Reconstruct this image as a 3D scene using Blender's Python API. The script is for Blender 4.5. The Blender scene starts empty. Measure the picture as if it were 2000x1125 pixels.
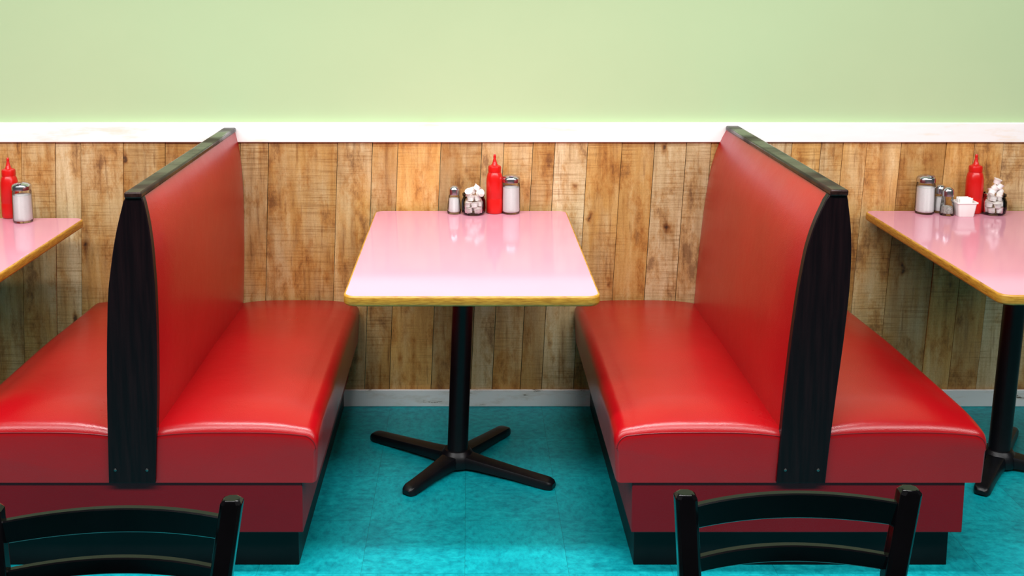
import bpy, bmesh, math, random
from mathutils import Vector, Matrix
random.seed(7)
PI=math.pi
scene=bpy.context.scene
col=scene.collection
# ------------------------------------------------------------------ camera
F=2100.0; TH=math.radians(8.0); CH=1.641; CD=3.856; PX=915.0; PY=-62+F*math.tan(TH)
S_,C_=math.sin(TH),math.cos(TH)
cd=bpy.data.cameras.new('camera'); cam=bpy.data.objects.new('camera',cd); col.objects.link(cam)
cam.location=(0,-CD,CH); cam.rotation_euler=(PI/2-TH,0,0)
cd.sensor_width=36; cd.lens=F/2000*36
cd.shift_x=(1000-PX)/2000; cd.shift_y=-(562.5-PY)/2000
cd.clip_start=0.05
scene.camera=cam
def P(u,v,z=None,Y=None):
    "a photo pixel measured onto a horizontal plane (z) or a plane parallel to the wall (Y)"
    k=(v-PY)/F
    if z is not None:
        h=CH-z; d=h*(C_-k*S_)/(S_+k*C_)
    else:
        d=Y+CD; h=d*(S_+k*C_)/(C_-k*S_)
    zc=d*C_+h*S_
    return Vector(((u-PX)*zc/F, d-CD, CH-h))
# ------------------------------------------------------------------ materials
def lin(r,g,b):
    f=lambda c:(c/255/12.92) if c/255<=0.04045 else ((c/255+0.055)/1.055)**2.4
    return (f(r),f(g),f(b),1)
class Mat:
    def __init__(s,name):
        s.m=bpy.data.materials.new(name); s.m.use_nodes=True; s.t=s.m.node_tree
        s.b=s.t.nodes['Principled BSDF']
    def n(s,typ,**kw):
        nd=s.t.nodes.new(typ)
        for k,v in kw.items():
            if k in nd.inputs: nd.inputs[k].default_value=v
            else: setattr(nd,k,v)
        return nd
    def l(s,a,b): s.t.links.new(a,b)
    def set(s,**kw):
        for k,v in kw.items(): s.b.inputs[k.replace('_',' ')].default_value=v
        return s
def coords(M,scale=(1,1,1)):
    tc=M.n('ShaderNodeTexCoord'); mp=M.n('ShaderNodeMapping'); mp.inputs['Scale'].default_value=scale
    M.l(tc.outputs['Object'],mp.inputs['Vector']); return mp.outputs['Vector']
def ramp(M,fac,stops):
    r=M.n('ShaderNodeValToRGB'); e=r.color_ramp.elements
    while len(e)<len(stops): e.new(0.5)
    for i,(p,c) in enumerate(stops): e[i].position=p; e[i].color=c
    M.l(fac,r.inputs['Fac']); return r.outputs['Color']
def noise(M,vec,scale,detail=4,rough=.55):
    n=M.n('ShaderNodeTexNoise'); n.inputs['Scale'].default_value=scale; n.inputs['Detail'].default_value=detail; n.inputs['Roughness'].default_value=rough
    M.l(vec,n.inputs['Vector']); return n.outputs['Fac']
def bump(M,h,strength,dist=.002):
    b=M.n('ShaderNodeBump'); b.inputs['Strength'].default_value=strength; b.inputs['Distance'].default_value=dist
    M.l(h,b.inputs['Height']); M.l(b.outputs['Normal'],M.b.inputs['Normal'])
def mixc(M,fac,a,b,mode='MIX'):
    m=M.n('ShaderNodeMix'); m.data_type='RGBA'; m.blend_type=mode
    if isinstance(fac,float): m.inputs[0].default_value=fac
    else: M.l(fac,m.inputs[0])
    for i,x in ((6,a),(7,b)):
        if isinstance(x,tuple): m.inputs[i].default_value=x
        else: M.l(x,m.inputs[i])
    return m.outputs[2]
def maprange(M,f,a,b,lo=0,hi=1):
    mr=M.n('ShaderNodeMapRange'); mr.inputs['From Min'].default_value=lo; mr.inputs['From Max'].default_value=hi
    mr.inputs['To Min'].default_value=a; mr.inputs['To Max'].default_value=b
    M.l(f,mr.inputs['Value']); return mr.outputs[0]
def simple(name,c1,c2,sc,rough,bs=0,scale=(1,1,1),**kw):
    M=Mat(name); v=coords(M,scale); f=noise(M,v,sc)
    M.l(ramp(M,f,[(.35,c1),(.65,c2)]),M.b.inputs['Base Color']); M.set(Roughness=rough)
    for k,x in kw.items(): M.b.inputs[k.replace('_',' ')].default_value=x
    if bs: bump(M,noise(M,v,sc*8),bs)
    return M.m
m_green=simple('green_paint',lin(184,205,160),lin(185,206,161),6,.9,.0,**{'Specular IOR Level':.1})
def m_rail_paint():
    M=Mat('white_paint'); v=coords(M,(1,1,5)); f=noise(M,v,2.2,5,.65)
    M.l(ramp(M,f,[(.34,lin(244,232,214)),(.42,lin(248,247,243)),(.6,lin(252,252,250))]),M.b.inputs['Base Color']); M.set(Roughness=.45); return M.m
m_white=m_rail_paint()
def m_baseboard():
    M=Mat('scuffed_white_paint'); v=coords(M,(1,1,4)); f=noise(M,v,6,6,.7)
    M.l(ramp(M,f,[(.34,lin(110,95,80)),(.375,lin(240,234,226)),(.5,lin(255,254,252))]),M.b.inputs['Base Color']); M.set(Roughness=.45); return M.m
m_base=m_baseboard()
def vinyl(name,c1,c2,rough=.33,spec=.5,coat=0):
    M=Mat(name); v=coords(M); f=noise(M,v,3,3)
    M.l(ramp(M,f,[(.3,c1),(.7,c2)]),M.b.inputs['Base Color'])
    M.l(maprange(M,noise(M,v,5,4),rough-.05,rough+.06),M.b.inputs['Roughness'])
    vo=M.n('ShaderNodeTexVoronoi'); vo.inputs['Scale'].default_value=420; M.l(v,vo.inputs['Vector'])
    soft=noise(M,v,7,3)
    ad=M.n('ShaderNodeMath'); ad.operation='MULTIPLY_ADD'; ad.inputs[1].default_value=9.0
    M.l(soft,ad.inputs[0]); M.l(vo.outputs['Distance'],ad.inputs[2])
    bump(M,ad.outputs[0],.22,.0013)
    M.set(**{'Specular_IOR_Level':spec,'Coat_Weight':coat,'Coat_Roughness':.22}); return M.m
m_red=vinyl('red_vinyl',lin(158,3,13),lin(169,6,17),.29,.42,.28)
m_redback=vinyl('red_vinyl_back',lin(166,3,14),lin(178,6,18),.33,.4,.15)
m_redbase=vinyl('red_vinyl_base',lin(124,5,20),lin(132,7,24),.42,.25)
m_seam=simple('red_piping',lin(120,8,18),lin(132,9,20),30,.4)
def darkwood(name,a,b,rough):
    M=Mat(name); v=coords(M,(30,30,2)); f=noise(M,v,2.5,6,.6)
    M.l(ramp(M,f,[(.4,a),(.8,b)]),M.b.inputs['Base Color']); M.set(Roughness=rough,**{'Specular_IOR_Level':.16}); bump(M,f,.12,.001); return M.m
m_panel=darkwood('black_stained_wood',lin(17,7,11),lin(33,16,19),.34)
def railwood():
    M=Mat('dark_varnished_wood'); v=coords(M,(30,2,30)); f=noise(M,v,2.5,6,.6)
    pz=noise(M,coords(M,(2,5,2)),1.3,3,.55)
    c=ramp(M,f,[(.35,lin(26,14,14)),(.65,lin(52,31,27)),(.85,lin(84,60,48))])
    M.l(c,M.b.inputs['Base Color']); M.l(maprange(M,pz,.08,.5,.38,.62),M.b.inputs['Roughness']); M.b.inputs['Specular IOR Level'].default_value=.20; return M.m
m_rail=railwood()
m_kick=simple('black_rubber',lin(10,8,10),lin(15,13,15),8,.4,**{'Specular IOR Level':.18})
m_black=simple('black_painted_metal',lin(7,8,12),lin(12,13,19),40,.36,.1,**{'Specular IOR Level':.4})
m_chair=simple('glossy_black_lacquer',lin(5,4,6),lin(9,8,11),14,.15,.03,**{'Specular IOR Level':.26})
m_chairseat=simple('black_vinyl',lin(12,12,14),lin(20,20,22),20,.4,.1)
m_chrome=simple('brushed_steel',lin(190,192,196),lin(215,216,220),20,.22,0,Metallic=1.0)
m_screw=simple('tarnished_screw_metal',lin(90,88,90),lin(120,116,114),60,.4,0,Metallic=1.0)
m_pink=simple('pink_laminate',lin(212,145,163),lin(218,152,169),1.2,.10,0,**{'Specular IOR Level':.36})
def oak():
    M=Mat('golden_oak_edge'); v=coords(M,(6,6,60)); f=noise(M,v,6,5,.6)
    M.l(ramp(M,f,[(.3,lin(146,96,22)),(.6,lin(198,146,50))]),M.b.inputs['Base Color']); M.set(Roughness=.38); return M.m
m_oak=oak()
m_under=simple('underside_board',lin(60,40,30),lin(80,55,40),20,.7)
m_ketch=simple('red_squeeze_plastic',lin(204,16,12),lin(216,24,16),10,.3)
m_sugar=simple('white_sugar',lin(252,252,250),lin(246,246,244),300,.9,.15)
m_pepper=simple('ground_pepper',lin(140,132,124),lin(215,212,206),400,.9,.15)
m_cream=simple('white_plastic_cup',lin(250,248,244),lin(244,238,234),20,.4)
m_foil=simple('creamer_foil_lid',lin(238,222,214),lin(252,248,246),60,.35)
m_paper=simple('white_paper',lin(250,248,246),lin(244,240,236),40,.7)
def glass():
    M=Mat('clear_glass'); v=coords(M); f=noise(M,v,30)
    tr=M.n('ShaderNodeBsdfTransparent'); M.l(ramp(M,f,[(.3,(.955,.97,.965,1)),(.7,(.98,.985,.985,1))]),tr.inputs['Color'])
    gl=M.n('ShaderNodeBsdfGlossy'); gl.inputs['Roughness'].default_value=.04
    lw=M.n('ShaderNodeLayerWeight'); lw.inputs['Blend'].default_value=.26
    mx=M.n('ShaderNodeMixShader'); M.l(lw.outputs['Fresnel'],mx.inputs[0]); M.l(tr.outputs[0],mx.inputs[1]); M.l(gl.outputs[0],mx.inputs[2])
    M.l(mx.outputs[0],M.t.nodes['Material Output'].inputs['Surface'])
    return M.m
m_glass=glass()
def planks_mat():
    M=Mat('reclaimed_plank_wood')
    at=M.n('ShaderNodeAttribute'); at.attribute_name='plank'; sp=M.n('ShaderNodeSeparateColor'); M.l(at.outputs['Color'],sp.inputs[0])
    tc=M.n('ShaderNodeTexCoord')
    off=M.n('ShaderNodeVectorMath'); off.operation='MULTIPLY_ADD'; off.inputs[1].default_value=(7,11,23)
    M.l(at.outputs['Color'],off.inputs[0]); M.l(tc.outputs['Object'],off.inputs[2])
    def mp(sc):
        m=M.n('ShaderNodeMapping'); m.inputs['Scale'].default_value=sc; M.l(off.outputs[0],m.inputs['Vector']); return m.outputs[0]
    g=noise(M,mp((14,1,1.3)),2.0,8,.64)
    base=ramp(M,g,[(.25,lin(146,96,42)),(.42,lin(196,144,74)),(.55,lin(210,162,92)),(.72,lin(224,186,124))])
    grey=ramp(M,g,[(.25,lin(160,128,86)),(.45,lin(202,172,124)),(.7,lin(226,204,162))])
    gp=noise(M,mp((5,1,1.5)),1.5,5,.6)
    am=M.n('ShaderNodeMath'); am.operation='MULTIPLY_ADD'; am.inputs[1].default_value=.36; M.l(sp.outputs[0],am.inputs[0]); M.l(gp,am.inputs[2])
    c=mixc(M,maprange(M,am.outputs[0],0,1,.52,.82),base,grey)
    bl=noise(M,mp((7,1,3.4)),1.9,8,.72)
    c=mixc(M,.85,c,ramp(M,bl,[(.35,(.40,.26,.15,1)),(.43,(.84,.68,.48,1)),(.51,(1,1,1,1))]),'MULTIPLY')
    st=noise(M,mp((36,1,2.6)),2.0,6,.66)
    c=mixc(M,.55,c,ramp(M,st,[(.34,(.45,.33,.22,1)),(.43,(1,1,1,1))]),'MULTIPLY')
    sw=noise(M,mp((2.4,1,85)),2.0,6,.7); pt=noise(M,mp((3,1,2.0)),1.6,3)
    swr=ramp(M,sw,[(.38,(.58,.48,.35,1)),(.52,(1,1,1,1))])
    c=mixc(M,maprange(M,pt,.12,.78,.42,.60),c,swr,'MULTIPLY')
    fine=noise(M,mp((80,1,40)),3.0,4,.75)
    c=mixc(M,.4,c,ramp(M,fine,[(.35,(.68,.6,.5,1)),(.55,(1,1,1,1))]),'MULTIPLY')
    # irregular knots: distorted cells, only some of them dark
    dn=M.n('ShaderNodeTexNoise'); dn.inputs['Scale'].default_value=30; M.l(off.outputs[0],dn.inputs['Vector'])
    dv=M.n('ShaderNodeVectorMath'); dv.operation='MULTIPLY_ADD'; dv.inputs[1].default_value=(.25,.25,.25); M.l(dn.outputs['Color'],dv.inputs[0]); M.l(mp((9,1,5)),dv.inputs[2])
    vo=M.n('ShaderNodeTexVoronoi'); vo.inputs['Scale'].default_value=1.0; M.l(dv.outputs[0],vo.inputs['Vector'])
    kn=ramp(M,vo.outputs['Distance'],[(.05,(.14,.08,.04,1)),(.07,(.50,.32,.18,1)),(.11,(.85,.74,.6,1)),(.16,(1,1,1,1))])
    c=mixc(M,.95,c,kn,'MULTIPLY')
    mr=maprange(M,sp.outputs[1],.78,1.16)
    cb=M.n('ShaderNodeCombineColor')
    for i in range(3): M.l(mr,cb.inputs[i])
    c=mixc(M,1.0,c,cb.outputs[0],'MULTIPLY')
    M.l(c,M.b.inputs['Base Color']); M.set(Roughness=.55)
    ad=M.n('ShaderNodeMath'); ad.operation='ADD'; M.l(g,ad.inputs[0]); M.l(sw,ad.inputs[1]); bump(M,ad.outputs[0],.25,.002)
    return M.m
m_plank=planks_mat()
def floor_mat():
    M=Mat('teal_vinyl_tile'); v=coords(M)
    s1=noise(M,coords(M,(1,1.5,1)),32,7,.75); s2=noise(M,coords(M,(1.5,1,1)),36,7,.75)
    c1=ramp(M,s1,[(.36,lin(0,132,144)),(.5,lin(2,160,169)),(.70,lin(26,188,193))])
    c2=ramp(M,s2,[(.36,lin(0,136,148)),(.5,lin(2,163,172)),(.70,lin(22,185,191))])
    ch=M.n('ShaderNodeTexChecker'); ch.inputs['Scale'].default_value=1/.285
    mp=M.n('ShaderNodeMapping'); mp.inputs['Location'].default_value=(.01,.83,.1); tc=M.n('ShaderNodeTexCoord'); M.l(tc.outputs['Object'],mp.inputs['Vector']); M.l(mp.outputs[0],ch.inputs['Vector'])
    c=mixc(M,ch.outputs['Fac'],c1,c2)
    big=noise(M,v,4.5,6,.65); c=mixc(M,.9,c,ramp(M,big,[(.36,(.66,.74,.78,1)),(.58,(1,1,1,1))]),'MULTIPLY')
    br=M.n('ShaderNodeTexBrick'); br.offset=0; br.squash=1
    br.inputs['Scale'].default_value=1; br.inputs['Brick Width'].default_value=.285; br.inputs['Row Height'].default_value=.285; br.inputs['Mortar Size'].default_value=.0009; br.inputs['Mortar Smooth'].default_value=.2
    br.inputs['Color1'].default_value=(1,1,1,1); br.inputs['Color2'].default_value=(.96,.97,.97,1); br.inputs['Mortar'].default_value=(.58,.62,.62,1)
    M.l(mp.outputs[0],br.inputs['Vector'])
    c=mixc(M,1.0,c,br.outputs['Color'],'MULTIPLY')
    M.l(c,M.b.inputs['Base Color']); M.set(Roughness=.4,**{'Specular_IOR_Level':.35}); return M.m
m_floor=floor_mat()
# ------------------------------------------------------------------ mesh helpers
def link(name,bm,mat,parent=None,smooth=40,bevel=0,segs=3):
    bmesh.ops.recalc_face_normals(bm,faces=bm.faces)
    me=bpy.data.meshes.new(name); bm.to_mesh(me); bm.free()
    me.materials.append(mat)
    if smooth:
        for p in me.polygons: p.use_smooth=True
        me.set_sharp_from_angle(angle=math.radians(smooth))
    o=bpy.data.objects.new(name,me); col.objects.link(o)
    if parent: o.parent=parent
    if bevel:
        b=o.modifiers.new('bevel','BEVEL'); b.width=bevel; b.segments=segs; b.limit_method='ANGLE'; b.angle_limit=math.radians(35)
    return o
def box(x0,x1,y0,y1,z0,z1,bm=None):
    bm=bm or bmesh.new()
    vs=[bm.verts.new((x,y,z)) for z in (z0,z1) for x,y in ((x0,y0),(x1,y0),(x1,y1),(x0,y1))]
    for f in ((0,1,2,3),(4,5,6,7),(0,1,5,4),(1,2,6,5),(2,3,7,6),(3,0,4,7)): bm.faces.new([vs[i] for i in f])
    return bm
def loft(rings,caps=True,bm=None,closed=True):
    bm=bm or bmesh.new()
    R=[[bm.verts.new(p) for p in r] for r in rings]
    n=len(rings[0])
    for a,b in zip(R,R[1:]):
        for i in range(n if closed else n-1):
            bm.faces.new((a[i],a[(i+1)%n],b[(i+1)%n],b[i]))
    if caps: bm.faces.new(R[0][::-1]); bm.faces.new(R[-1])
    return bm
def lathe(prof,n=32,c=(0,0,0),bm=None,wob=None):
    rings=[]
    for r,z in prof:
        rr=max(r,1e-5)
        rings.append([(c[0]+rr*(wob(i/n*2*PI,z) if wob else 1)*math.cos(i/n*2*PI),c[1]+rr*(wob(i/n*2*PI,z) if wob else 1)*math.sin(i/n*2*PI),c[2]+z) for i in range(n)])
    return loft(rings,True,bm)
def tube(pts,r,n=8,bm=None):
    pts=[Vector(p) for p in pts]; rings=[]
    for i,p in enumerate(pts):
        d=(pts[min(i+1,len(pts)-1)]-pts[max(i-1,0)]).normalized()
        a=d.cross(Vector((0,0,1)))
        if a.length<.05: a=d.cross(Vector((1,0,0)))
        a.normalize(); b=d.cross(a)
        rings.append([p+a*(r*math.cos(t*2*PI/n))+b*(r*math.sin(t*2*PI/n)) for t in range(n)])
    return loft(rings,True,bm)
def rrect(x0,x1,y0,y1,r,n=7):
    out=[]
    for cx,cy,a0 in ((x1-r,y1-r,0),(x0+r,y1-r,PI/2),(x0+r,y0+r,PI),(x1-r,y0+r,1.5*PI)):
        for i in range(n): 
            a=a0+i/(n-1)*PI/2; out.append((cx+r*math.cos(a),cy+r*math.sin(a)))
    return out
def empty(name,loc,label,cat,group=None):
    o=bpy.data.objects.new(name,None); col.objects.link(o); o.location=loc; o.empty_display_size=.05
    o['label']=label; o['category']=cat
    if group:o['group']=group
    return o
def dup(root,loc,label,rot=None,group=None):
    r=root.copy(); col.objects.link(r); r.location=loc; r['label']=label
    if rot is not None: r.rotation_euler=rot
    if group: r['group']=group
    for ch in list(root.children):
        c=ch.copy(); col.objects.link(c); c.parent=r
        for g in list(ch.children):
            d=g.copy(); col.objects.link(d); d.parent=c
    return r
def struct(o): o['kind']='structure'; return o
def smooth01(t): t=max(0,min(1,t)); return t*t*(3-2*t)
# ------------------------------------------------------------------ room
WY=.03   # face of the planks
struct(link('floor',box(-4,4,-5,WY+.03,-.05,0),m_floor,smooth=0))
wall=struct(link('wall_back',box(-4,4,WY+.012,WY+.15,0,3.0),m_green,smooth=0))
zt1=P(0,240,Y=WY-.012).z; zt0=P(0,278,Y=WY-.012).z; zb=P(0,761,Y=WY-.01).z
seams=[42,108,158,241,323,398,470,525,660,728,778,862,942,985,1042,1085,1149,1216,1280,1342,1390,1460,1548,1605,1648,1695,1762,1850,1905,1962]
xs=[(u-PX)/534.0 for u in seams]
while xs[0]>-3.9: xs.insert(0,xs[0]-random.uniform(.09,.17))
while xs[-1]<3.9: xs.append(xs[-1]+random.uniform(.09,.17))
bm=bmesh.new(); cl=bm.loops.layers.float_color.new('plank')
g=.0011; lean=.045
for i in range(len(xs)-1):
    a,b=xs[i]+g,xs[i+1]-g
    zlo,zhi=.01,zt0+.02
    y0=WY-random.uniform(0,.004)
    vs=[bm.verts.new((x,y,z)) for z,sh in ((zlo,-lean),(zhi,0)) for x,y in ((a+sh,y0),(b+sh,y0),(b+sh,WY+.011),(a+sh,WY+.011))]
    cc=(random.random()**1.3,random.random(),random.random(),1)
    for f in ((0,1,2,3),(4,5,6,7),(0,1,5,4),(1,2,6,5),(2,3,7,6),(3,0,4,7)):
        fc=bm.faces.new([vs[k] for k in f])
        for lp in fc.loops: lp[cl]=cc
pl=link('plank_panelling',bm,m_plank,wall,smooth=0)
struct(link('trim_1',box(-4,4,WY-.014,WY+.0115,zt0,zt1),m_white,smooth=0,bevel=.003))
struct(link('baseboard_back',box(-4,4,WY-.014,WY-.0045,0,zb),m_base,smooth=0,bevel=.003))
# ------------------------------------------------------------------ booths
FY=-1.125
def interp(pts,z):
    if z<=pts[0][1]: return pts[0][0]
    for (xa,za),(xb,zb_) in zip(pts,pts[1:]):
        if z<=zb_: return xa+(xb-xa)*(z-za)/(zb_-za)
    return pts[-1][0]
def smoothprof(pts):
    P3=[(p.x,p.z) for p in pts]
    z0,z1=P3[0][1],P3[-1][1]; N=48; out=[]
    for i in range(N+1):
        z=z0+(z1-z0)*i/N; s=0;w=0
        for k in range(-4,5):
            zz=z+k*.012
            if zz<z0 or zz>z1: zz=max(z0,min(z1,zz)); 
            ww=1-abs(k)/5; s+=interp(P3,zz)*ww; w+=ww
        out.append((s/w if 0<i<N else interp(P3,z),z))
    return out
def booth(xc,hl,hr,Lp,Rp,label):
    root=empty('booth_bench',(xc,-.55,0),label,'booth seat','double booth benches along the wall')
    inv=Vector((-xc,.55,0))
    def part(name,bm,mat,parent=root,**kw):
        bmesh.ops.translate(bm,verts=bm.verts,vec=inv); return link(name,bm,mat,parent,**kw)
    L=smoothprof([P(u,v,Y=FY) for u,v in Lp]); R=smoothprof([P(u,v,Y=FY) for u,v in Rp])
    loop=[(x,z) for x,z in L]+[(x,z) for x,z in reversed(R)]
    bm=loft([[(x,FY,z) for x,z in loop],[(x,FY+.028,z) for x,z in loop]])
    pan=part('end_panel',bm,m_panel,bevel=.003,segs=2)
    for sx in (.15,.82):
        zz=P(0,918,Y=FY).z; xx=interp(L,zz)*(1-sx)+interp(R,zz)*sx
        n=14
        rr=[[(xx+r*math.cos(t*2*PI/n),FY+y,zz+r*math.sin(t*2*PI/n)) for t in range(n)] for r,y in ((.004,.001),(.004,-.0012),(.0027,-.0022))]
        part('screw',loft(rr),m_screw,pan)
    ztop=L[-1][1]; xl,xr=L[-1][0]-.001,R[-1][0]+.001
    bm=box(xl,xr,FY-.008,WY-.018,ztop-.003,ztop+.014)
    part('top_rail',bm,m_rail,bevel=.005,segs=3)
    for side,Pf in ((-1,L),(1,R)):
        N=30;M_=20; z0,z1=.33,ztop-.002; bm=bmesh.new(); G=[]
        for i in range(N+1):
            z=z0+(z1-z0)*i/N; row=[]
            tt=i/N
            xm=(interp(L,z)+interp(R,z))/2
            for j in range(M_+1):
                t=j/M_; y=FY+.026+(WY-.006-(FY+.026))*t
                e=1-abs(2*t-1)**9
                puff=-.005+.013*e*(1-max(0,(tt-.75)/.25)**3)
                row.append(bm.verts.new((interp(Pf,z)+side*puff,y,z)))
            G.append((row,bm.verts.new((xm,FY+.026,z)),bm.verts.new((xm,WY-.006,z))))
        for (a,a0,a1),(b,b0,b1) in zip(G,G[1:]):
            for j in range(M_): bm.faces.new((a[j],a[j+1],b[j+1],b[j]))
            bm.faces.new((a0,a[0],b[0],b0)); bm.faces.new((a[-1],a1,b1,b[-1])); bm.faces.new((a1,a0,b0,b1))
        bm.faces.new(G[-1][0]+[G[-1][2],G[-1][1]]); bm.faces.new(G[0][0]+[G[0][2],G[0][1]])
        part('backrest',bm,m_redback,smooth=50)
    zbm=.264
    for side,h in ((-1,hl),(1,hr)):
        yf=FY+.010; yb=WY-.018; xi=.035; xo=h; rc=.042; seam=[]
        ys=[0,.0008,.0025,.005,.009,.014,.020,.027,.036,.048,.062,.080,.1,.125,.15,.18,.22]+[.3+.1*k for k in range(8)]+[yb-yf-.012,yb-yf-.003,yb-yf]
        rings=[]
        for t in ys:
            r=.024; e=(r-math.sqrt(max(0,r*r-(r-t)**2))) if t<r else 0
            r2=.012; tb=(yb-yf)-t
            if tb<r2: e+=r2-math.sqrt(max(0,r2*r2-(r2-tb)**2))
            q=min(1,t/.17)
            gfr=.32+.68*(1-(1-q)**2.3)
            gbk=.40+.60*smooth01(tb/.55)
            sec=[(xi,zbm)]
            NX=22
            for k in range(NX+1):
                u=k/NX; x=xi+(xo-rc-xi)*u
                xn=(x-xi)/(xo-xi)
                z=.402+.050*gfr*gbk*(1-abs(2*xn*.96-.96)**3.2) - e
                sec.append((x,z))
            zl=sec[-1][1]
            for k in range(1,8):
                a=k/7*PI/2
                sec.append((xo-rc+(rc-e*.5)*math.sin(a), zl-(rc*.9)*(1-math.cos(a))))
            sec.append((xo-e*.5-.002,zbm+.09)); sec.append((xo-e*.5-.004,zbm+.05)); sec.append((xo-e*.5-.007,zbm))
            rings.append([(xc+side*x,yf+t,z) for x,z in sec])
            if t==.0025: seam=[(xc+side*x,yf+.0022,z) for x,z in sec[1:-2]]
        st=part('seat',loft(rings),m_red,smooth=75)
        part('piping',tube(seam,.0013,7),m_seam,st)
    part('base',box(xc-.451,xc+.451,FY+.017,WY-.018,.116,.2635),m_redbase,bevel=.003)
    part('kick_plate',box(xc-.437,xc+.432,FY+.054,WY-.018,0,.117),m_kick,bevel=.002,segs=2)
    return root
booth(-.902,.50,.497,
  [(212,945),(210,860),(208,770),(208,670),(210,570),(221,480),(233,420),(244,385)],
  [(303,945),(305,860),(307,770),(306,670),(303,570),(296,480),(287,420),(277,385)],
  'red vinyl double booth bench left of the middle table, dark upright end panel')
booth(.895,.502,.505,
  [(1517,945),(1525,860),(1534,770),(1546,670),(1560,570),(1577,480),(1598,420),(1621,380)],
  [(1612,945),(1622,860),(1634,770),(1648,670),(1660,570),(1664,500),(1663,440),(1655,380)],
  'red vinyl double booth bench right of the middle table, whose dark end panel leans right')
# ------------------------------------------------------------------ tables
TZ=.76
def table(x0,x1,y0,y1,bot,top,feet,label):
    cx,cy=(x0+x1)/2,(y0+y1)/2
    root=empty('diner_table',(cx,cy,0),label,'table','pedestal tables between the booths')
    inv=Vector((-cx,-cy,0))
    def part(name,bm,mat,parent=root,**kw):
        bmesh.ops.translate(bm,verts=bm.verts,vec=inv); return link(name,bm,mat,parent,**kw)
    def ring(i,z): return [(x,y,z) for x,y in rrect(x0+i,x1-i,y0+i,y1-i,.036-i if i<.03 else .008)]
    part('tabletop',loft([ring(.0058,TZ-.012),ring(.0058,TZ+.0002)]),m_pink,smooth=30)
    prof=[(.006,TZ-.01),(.006,TZ),(.003,TZ-.0003),(.0008,TZ-.0022),(0,TZ-.006),(0,TZ-.021),(.001,TZ-.025),(.004,TZ-.028),(.02,TZ-.028)]
    part('edge_band',loft([ring(i,z) for i,z in prof],False),m_oak,smooth=50)
    part('underside',loft([ring(.009,TZ-.027),ring(.009,TZ-.0125)]),m_under,smooth=0)
    b=Vector(bot); t=Vector(top)
    part('column',loft([[ (b+(t-b)*f)+Vector((r*math.cos(a*2*PI/32),r*math.sin(a*2*PI/32),0)) for a in range(32)] for f,r in ((0,.040),(.03,.040),(.045,.034),(1,.034))]),m_black)
    part('mounting_plate',box(t.x-.13,t.x+.13,t.y-.13,t.y+.13,TZ-.04,TZ-.0275),m_black,bevel=.003)
    part('hub',lathe([(.03,.008),(.056,.008),(.060,.016),(.058,.036),(.050,.050),(.042,.060),(.03,.060)],32,(b.x,b.y,0)),m_black)
    for fx,fy in feet:
        tip=Vector((fx,fy,0)); d=(tip-Vector((b.x,b.y,0))); Ln=d.length; d.normalize(); nrm=Vector((-d.y,d.x,0))
        rings=[]
        st=[(.02,.034,.052,.010),(.09,.029,.044,.012),(Ln*.6,.026,.036,.010),(Ln-.05,.025,.031,.004),(Ln-.02,.0245,.029,.003),(Ln-.006,.020,.025,.003),(Ln,.014,.018,.005)]
        for s,w,h,zb_ in st:
            p=Vector((b.x,b.y,0))+d*s
            sec=[(-w,zb_),(-w*1.0,zb_+(h-zb_)*.6),(-w*.82,zb_+(h-zb_)*.93),(-w*.5,h),(w*.5,h),(w*.82,zb_+(h-zb_)*.93),(w,zb_+(h-zb_)*.6),(w,zb_)]
            rings.append([p+nrm*a+Vector((0,0,c)) for a,c in sec])
        lg=part('leg',loft(rings),m_black,smooth=35)
        pf=Vector((b.x,b.y,0))+d*(Ln-.03)
        part('foot_pad',lathe([(.012,0),(.013,.004),(.008,.006)],14,(pf.x,pf.y,0)),m_black,lg)
    return root
feet=[P(u,v,z=.012) for u,v in ((728,850),(990,838),(793,962),(1082,948))]
bc=P(893,908,z=.0)
table(-.342,.360,-1.040,.005,(bc.x,bc.y,.02),(-.012,bc.y,TZ-.03),[(p.x,p.y) for p in feet],'pink laminate pedestal table with golden wood edge standing between the two booths')
table(1.448,2.14,-1.03,.005,(1.765,bc.y,.02),(1.79,bc.y,TZ-.03),[(p.x+1.765-bc.x,p.y) for p in feet],'pink laminate table at the right, behind the right booth, holding five kinds of condiments')
table(-2.06,-1.364,-1.14,-.11,(-1.72,-.6,.02),(-1.70,-.6,TZ-.03),[(p.x-1.72-bc.x,p.y-.6-bc.y) for p in feet],'pink laminate table at the far left holding only ketchup and sugar')
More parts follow.
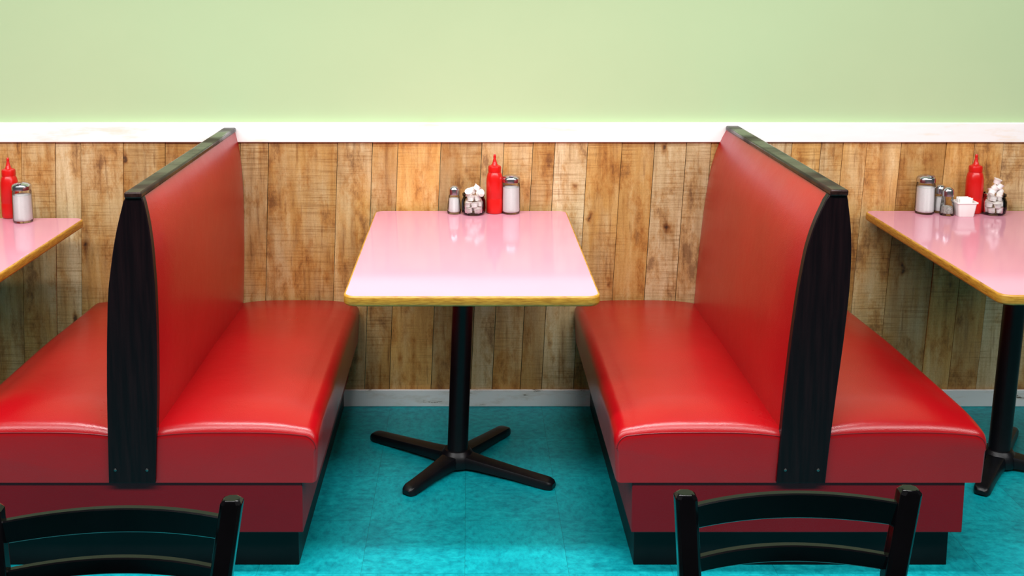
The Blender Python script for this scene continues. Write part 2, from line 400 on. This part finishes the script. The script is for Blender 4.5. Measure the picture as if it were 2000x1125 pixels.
# ------------------------------------------------------------------ condiments
def flute(n,amp): return lambda a,z: 1+amp*math.cos(n*a)
def ketchup():
    r=empty('ketchup_bottle',(0,0,0),'x','bottle','red squeeze bottles')
    link('bottle_body',lathe([(.02,0),(.027,.001),(.0298,.005),(.0302,.02),(.0302,.05),(.0295,.052),(.0295,.058),(.0302,.060),(.0300,.118),(.0290,.130),(.0265,.142),(.023,.150),(.021,.153)],36),m_ketch,r)
    link('cap',lathe([(.021,.151),(.0232,.152),(.0232,.168),(.0215,.173),(.014,.176)],36,wob=flute(18,.02)),m_ketch,r)
    link('nozzle',lathe([(.0145,.175),(.010,.180),(.0068,.190),(.0046,.201),(.0042,.203)],20),m_ketch,r)
    link('nozzle_tip',lathe([(.0042,.202),(.0052,.204),(.0045,.212),(.0026,.216)],16),m_ketch,r)
    return r
def sugar(fill=.100):
    r=empty('sugar_dispenser',(0,0,0),'x','sugar dispenser','glass sugar dispensers')
    link('glass_body',lathe([(.024,0),(.031,.001),(.0335,.006),(.0335,.02),(.0325,.10),(.031,.116),(.030,.120)],48,wob=flute(12,.012)),m_glass,r)
    link('sugar_fill',lathe([(.027,.006),(.0312,.009),(.0303,fill-.003),(.012,fill+.002)],36),m_sugar,r)
    ld=link('lid',lathe([(.0315,.115),(.0335,.116),(.0335,.128),(.031,.134),(.022,.139),(.010,.142),(.004,.1425)],36,wob=flute(30,.006)),m_chrome,r)
    link('pour_flap',box(-.008,.008,-.030,-.004,.139,.1425),m_chrome,ld,bevel=.001)
    return r
def shaker(kind='salt_shaker',fm=None,label='x',fill=.058):
    r=empty(kind,(0,0,0),label,'shaker')
    link('glass_body',lathe([(.016,0),(.0235,.001),(.0245,.005),(.0235,.03),(.019,.066),(.0175,.072)],32,wob=flute(8,.03)),m_glass,r)
    link('fill',lathe([(.016,.006),(.0212,.009),(.0180,fill-.002),(.006,fill+.001)],28),fm or m_sugar,r)
    link('cap',lathe([(.0185,.070),(.0200,.071),(.0200,.088),(.0175,.096),(.010,.102),(.003,.1035)],32,wob=flute(20,.008)),m_chrome,r)
    return r
def jar():
    r=empty('glass_jar',(0,0,0),'x','jar','squat glass jars of creamers')
    link('jar_wall',lathe([(.025,0),(.034,.001),(.0415,.008),(.0440,.025),(.0432,.050),(.038,.062),(.0372,.067),(.0402,.069),(.0405,.076),(.0355,.077),(.0342,.067),(.0345,.060),(.040,.049),(.041,.025),(.038,.010),(.030,.005),(.004,.005)],40),m_glass,r)
    return r
def creamer():
    r=empty('creamer_cup',(0,0,0),'x','creamer')
    link('cup',lathe([(.0080,0),(.0102,.001),(.0125,.016),(.0138,.0165),(.0138,.018)],20),m_cream,r)
    link('foil_lid',lathe([(.0145,.018),(.0147,.0186),(.004,.0189)],20),m_foil,r)
    return r
K=ketchup(); K.location=(P(966,417,z=TZ).x,-.030,TZ+.0005); K['label']='red ketchup squeeze bottle on the middle table'
U=sugar(); U.location=(P(998,418,z=TZ).x,-.034,TZ+.0005); U['label']='sugar dispenser right of the ketchup on the middle table'
Sh=shaker(label='salt shaker leftmost of the condiments on the middle table'); Sh.location=(P(889,420,z=TZ).x-.004,-.040,TZ+.0005)
J=jar(); J.location=(P(926,420,z=TZ).x-.002,-.051,TZ+.0005); J['label']='glass jar filled with creamers on the middle table'
CR=creamer(); first=[True]
def fill_jar(jx,jy,label,grp,extra,seed):
    rnd=random.Random(seed)
    spots=[]
    for layer in range(3):
        z=.008+layer*.0215; n=5 if layer<2 else 3; rr=.0240 if layer<2 else .0165
        for k in range(n):
            a=k*2*PI/n+layer*.8+.3; spots.append((rr*math.cos(a),rr*math.sin(a),z,rnd.uniform(-.2,.2),rnd.uniform(-.2,.2)))
    spots+=extra
    for (x,y,z,rx,ry) in spots:
        loc=(jx+x,jy+y,TZ+z)
        if first[0]:
            CR.location=loc; CR.rotation_euler=(rx,ry,0); CR['label']=label; CR['group']=grp; first[0]=False
        else: dup(CR,loc,label,(rx,ry,rnd.uniform(0,3)),grp)
fill_jar(J.location.x,J.location.y,'small round white creamer cup in the glass jar on the middle table','creamers in the jar on the middle table',
   [(-.014,-.004,.074,.5,-.5),(.016,-.006,.078,1.3,.3),(.0,.014,.075,-.3,.2),(.006,0,.090,.6,.4)],3)
# left table
ky=P(18,432,z=TZ).y+.06
x_at=lambda u,y,z:(u-PX)*((y+CD)*C_+(CH-z)*S_)/F
dup(K,(x_at(19,ky,.85),ky,TZ+.0005),'red ketchup squeeze bottle at the far left table')
sy=P(44,437,z=TZ).y+.028
dup(U,(x_at(44,sy,.82),sy,TZ+.0005),'sugar dispenser in front of the ketchup on the far left table')
# right table
dup(U,(x_at(1807,-.036,.82),-.036,TZ+.0005),'sugar dispenser on the right table, leftmost of its condiments',(0,0,.6))
dup(Sh,(x_at(1835,-.020,.80),-.020,TZ+.0005),'salt shaker right beside the sugar dispenser on the right table, the rear shaker')
Pp=shaker('pepper_shaker',m_pepper,'front shaker of the pair on the right table, with greyish contents',.034); Pp.location=(x_at(1850,-.066,.80),-.066,TZ+.0005)
dup(K,(x_at(1903,-.028,.85),-.028,TZ+.0005),'red ketchup squeeze bottle on the right table')
j2=dup(J,(x_at(1941,-.053,.80),-.053,TZ+.0005),'glass jar heaped with creamers at the right end of the right table')
fill_jar(j2.location.x,j2.location.y,'small round white creamer cup in or heaped on the glass jar on the right table','creamers in the jar on the right table',
   [(-.016,-.006,.074,.6,-.5),(.016,-.006,.076,1.2,.3),(.0,.015,.075,-.3,.2),(-.008,0,.092,.9,.2),(.012,.002,.094,.2,.5),(.004,.002,.112,.3,.2)],5)
tx=x_at(1883,-.075,.78); ty=-.075
T=empty('white_tub',(tx,ty,TZ+.0005),'small square white plastic tub of packets before the ketchup on the right table','tub')
def sq(h,z,r=.006): return [(x,y,z) for x,y in rrect(-h,h,-h*.8,h*.8,r,5)]
link('tub_wall',loft([sq(.027,0),sq(.028,.002),sq(.034,.048),sq(.038,.0485),sq(.038,.053),sq(.0345,.053),sq(.031,.048),sq(.026,.004)]),m_cream,T,smooth=30)
for i in range(6):
    y=-.017+i*.0068
    pk=link('sugar_packet',loft([[(x,yy,z) for x,yy in ((-.021,-.0012*w),(0,-.0024*w),(.021,-.0012*w),(.021,.0012*w),(0,.0024*w),(-.021,.0012*w))] for z,w in ((.0,.2),(.01,1),(.050,1),(.060,.2))]),m_paper,smooth=60)
    pk.location=(tx+random.uniform(-.003,.003),ty+y,TZ+.0075); pk.rotation_euler=(random.uniform(-.06,.06),random.uniform(-.1,.1),0)
    pk['label']='white paper packet standing in the square white tub'; pk['category']='packet'; pk['group']='packets in the white tub'
# ------------------------------------------------------------------ chairs
CY=-2.30
def chair(pl_,pr_,slatv,label):
    a=P(*pl_[0],Y=CY); b=P(*pr_[0],Y=CY); a2=P(*pl_[1],Y=CY-.02); b2=P(*pr_[1],Y=CY-.02)
    cx=(a2.x+b2.x)/2
    root=empty('dining_chair',(cx,CY-.2,0),label,'chair','black ladder back chairs in the foreground')
    inv=Vector((-cx,-(CY-.2),0))
    def part(name,bm,mat=m_chair,parent=root,**kw):
        bmesh.ops.translate(bm,verts=bm.verts,vec=inv); return link(name,bm,mat,parent,**kw)
    post=[]
    for p,p2,s in ((a,a2,-1),(b,b2,1)):
        path=[(p2.x*.97+cx*.03,CY+.01,0),(p2.x*.98+cx*.02,CY-.03,.30),(p2.x*.985+cx*.015,CY-.05,.46),(p2.x,CY-.022,p2.z),(p.x,CY,p.z-.004)]
        rings=[]
        def sec(q,w,d):
            c=.006; return [Vector((q[0]+x,q[1]+y,q[2])) for x,y in ((-w+c,-d),(w-c,-d),(w,-d+c),(w,d-c),(w-c,d),(-w+c,d),(-w,d-c),(-w,-d+c))]
        for q in path: rings.append(sec(q,.0170,.0155))
        q=path[-1]; rings.append(sec((q[0],q[1],q[2]+.006),.012,.011))
        part('post',loft(rings),smooth=30,bevel=.0015,segs=2)
        post.append((p,p2))
    def at(k,z):
        p,p2=post[k]; 
        if z>p2.z: t=(z-p2.z)/(p.z-p2.z); return p2.x+(p.x-p2.x)*t, CY-.022+.022*t
        t=(p2.z-z)/(p2.z-.46); return p2.x, CY-.022-.028*t
    def slat(zl,zr,h):
        rings=[]; N=20
        xl,yl=at(0,zl); xr,yr=at(1,zr)
        for i in range(N+1):
            t=i/N; x=xl+(xr-xl)*t; y=yl+(yr-yl)*t+.036*(1-(2*t-1)**2); z=zl+(zr-zl)*t
            hh=h*(.92+.08*(1-(2*t-1)**2)); th=.0065; c=.002
            rings.append([(x,y+a_,z+b_) for a_,b_ in ((-th,-hh+c),(-th,hh-c),(-th+c,hh),(th-c,hh),(th,hh-c),(th,-hh+c),(th-c,-hh),(-th+c,-hh))])
        part('slat',loft(rings),smooth=35)
    for (vl,vr,h) in slatv:
        slat(P(0,vl,Y=CY).z,P(0,vr,Y=CY).z,h)
    slat(.60,.60,.014)
    w=abs(b2.x-a2.x)/2
    def ringz(i,z): return [(cx+x,CY-.24+y,z) for x,y in rrect(-w-.012+i,w+.012-i,-.21+i,.175-i,.04)]
    part('seat',loft([ringz(.004,.44),ringz(0,.446),ringz(0,.468),ringz(.01,.478),ringz(.05,.484)]),m_chairseat,smooth=50)
    for s in (-1,1):
        part('leg',loft([[(cx+s*(w+sx)+x,CY-.42-sy+y,z) for x,y in ((-.015,-.015),(.015,-.015),(.015,.015),(-.015,.015))] for z,sx,sy in ((0,.005,.02),(.44,-.006,0))]),bevel=.003)
        part('stretcher',tube([(cx+s*w,CY-.43,.2),(cx+s*w*.98,CY-.02,.2)],.009,10))
    part('stretcher',tube([(cx-w,CY-.43,.26),(cx+w,CY-.43,.26)],.009,10))
    part('stretcher',tube([(cx-w,CY-.022,.26),(cx+w,CY-.022,.26)],.009,10))
    return root
chair([(-16,990),(-3,1125)],[(453,975),(433,1125)],[(1036,1026,.0200),(1115,1108,.0135)],'glossy black ladder-back chair in the left foreground, before the left booth')
chair([(1339,964),(1346,1125)],[(1776,955),(1743,1125)],[(1007,1000,.0205),(1092,1087,.0135)],'glossy black ladder-back chair in the right foreground, before the right booth')
# ------------------------------------------------------------------ light
w=bpy.data.worlds.new('world'); scene.world=w; w.use_nodes=True
w.node_tree.nodes['Background'].inputs[0].default_value=(1,.99,.99,1); w.node_tree.nodes['Background'].inputs[1].default_value=.07
def area(name,loc,tgt,sx,sy,power,color=(1,.99,.985),spread=180):
    d=bpy.data.lights.new(name,'AREA'); d.shape='RECTANGLE'; d.size=sx; d.size_y=sy; d.energy=power; d.color=color; d.spread=math.radians(spread)
    o=bpy.data.objects.new(name,d); col.objects.link(o); o.location=loc
    o.rotation_euler=(Vector(tgt)-Vector(loc)).to_track_quat('-Z','Y').to_euler(); return o
area('ceiling_light_panel',(0.25,-2.85,3.1),(0.25,0,1.2),8.6,.5,215)
area('ceiling_light_tube',(-.25,-1.2,2.9),(-.25,-1.2,0),3.4,.16,38,spread=100)
scene.view_settings.view_transform='Standard'
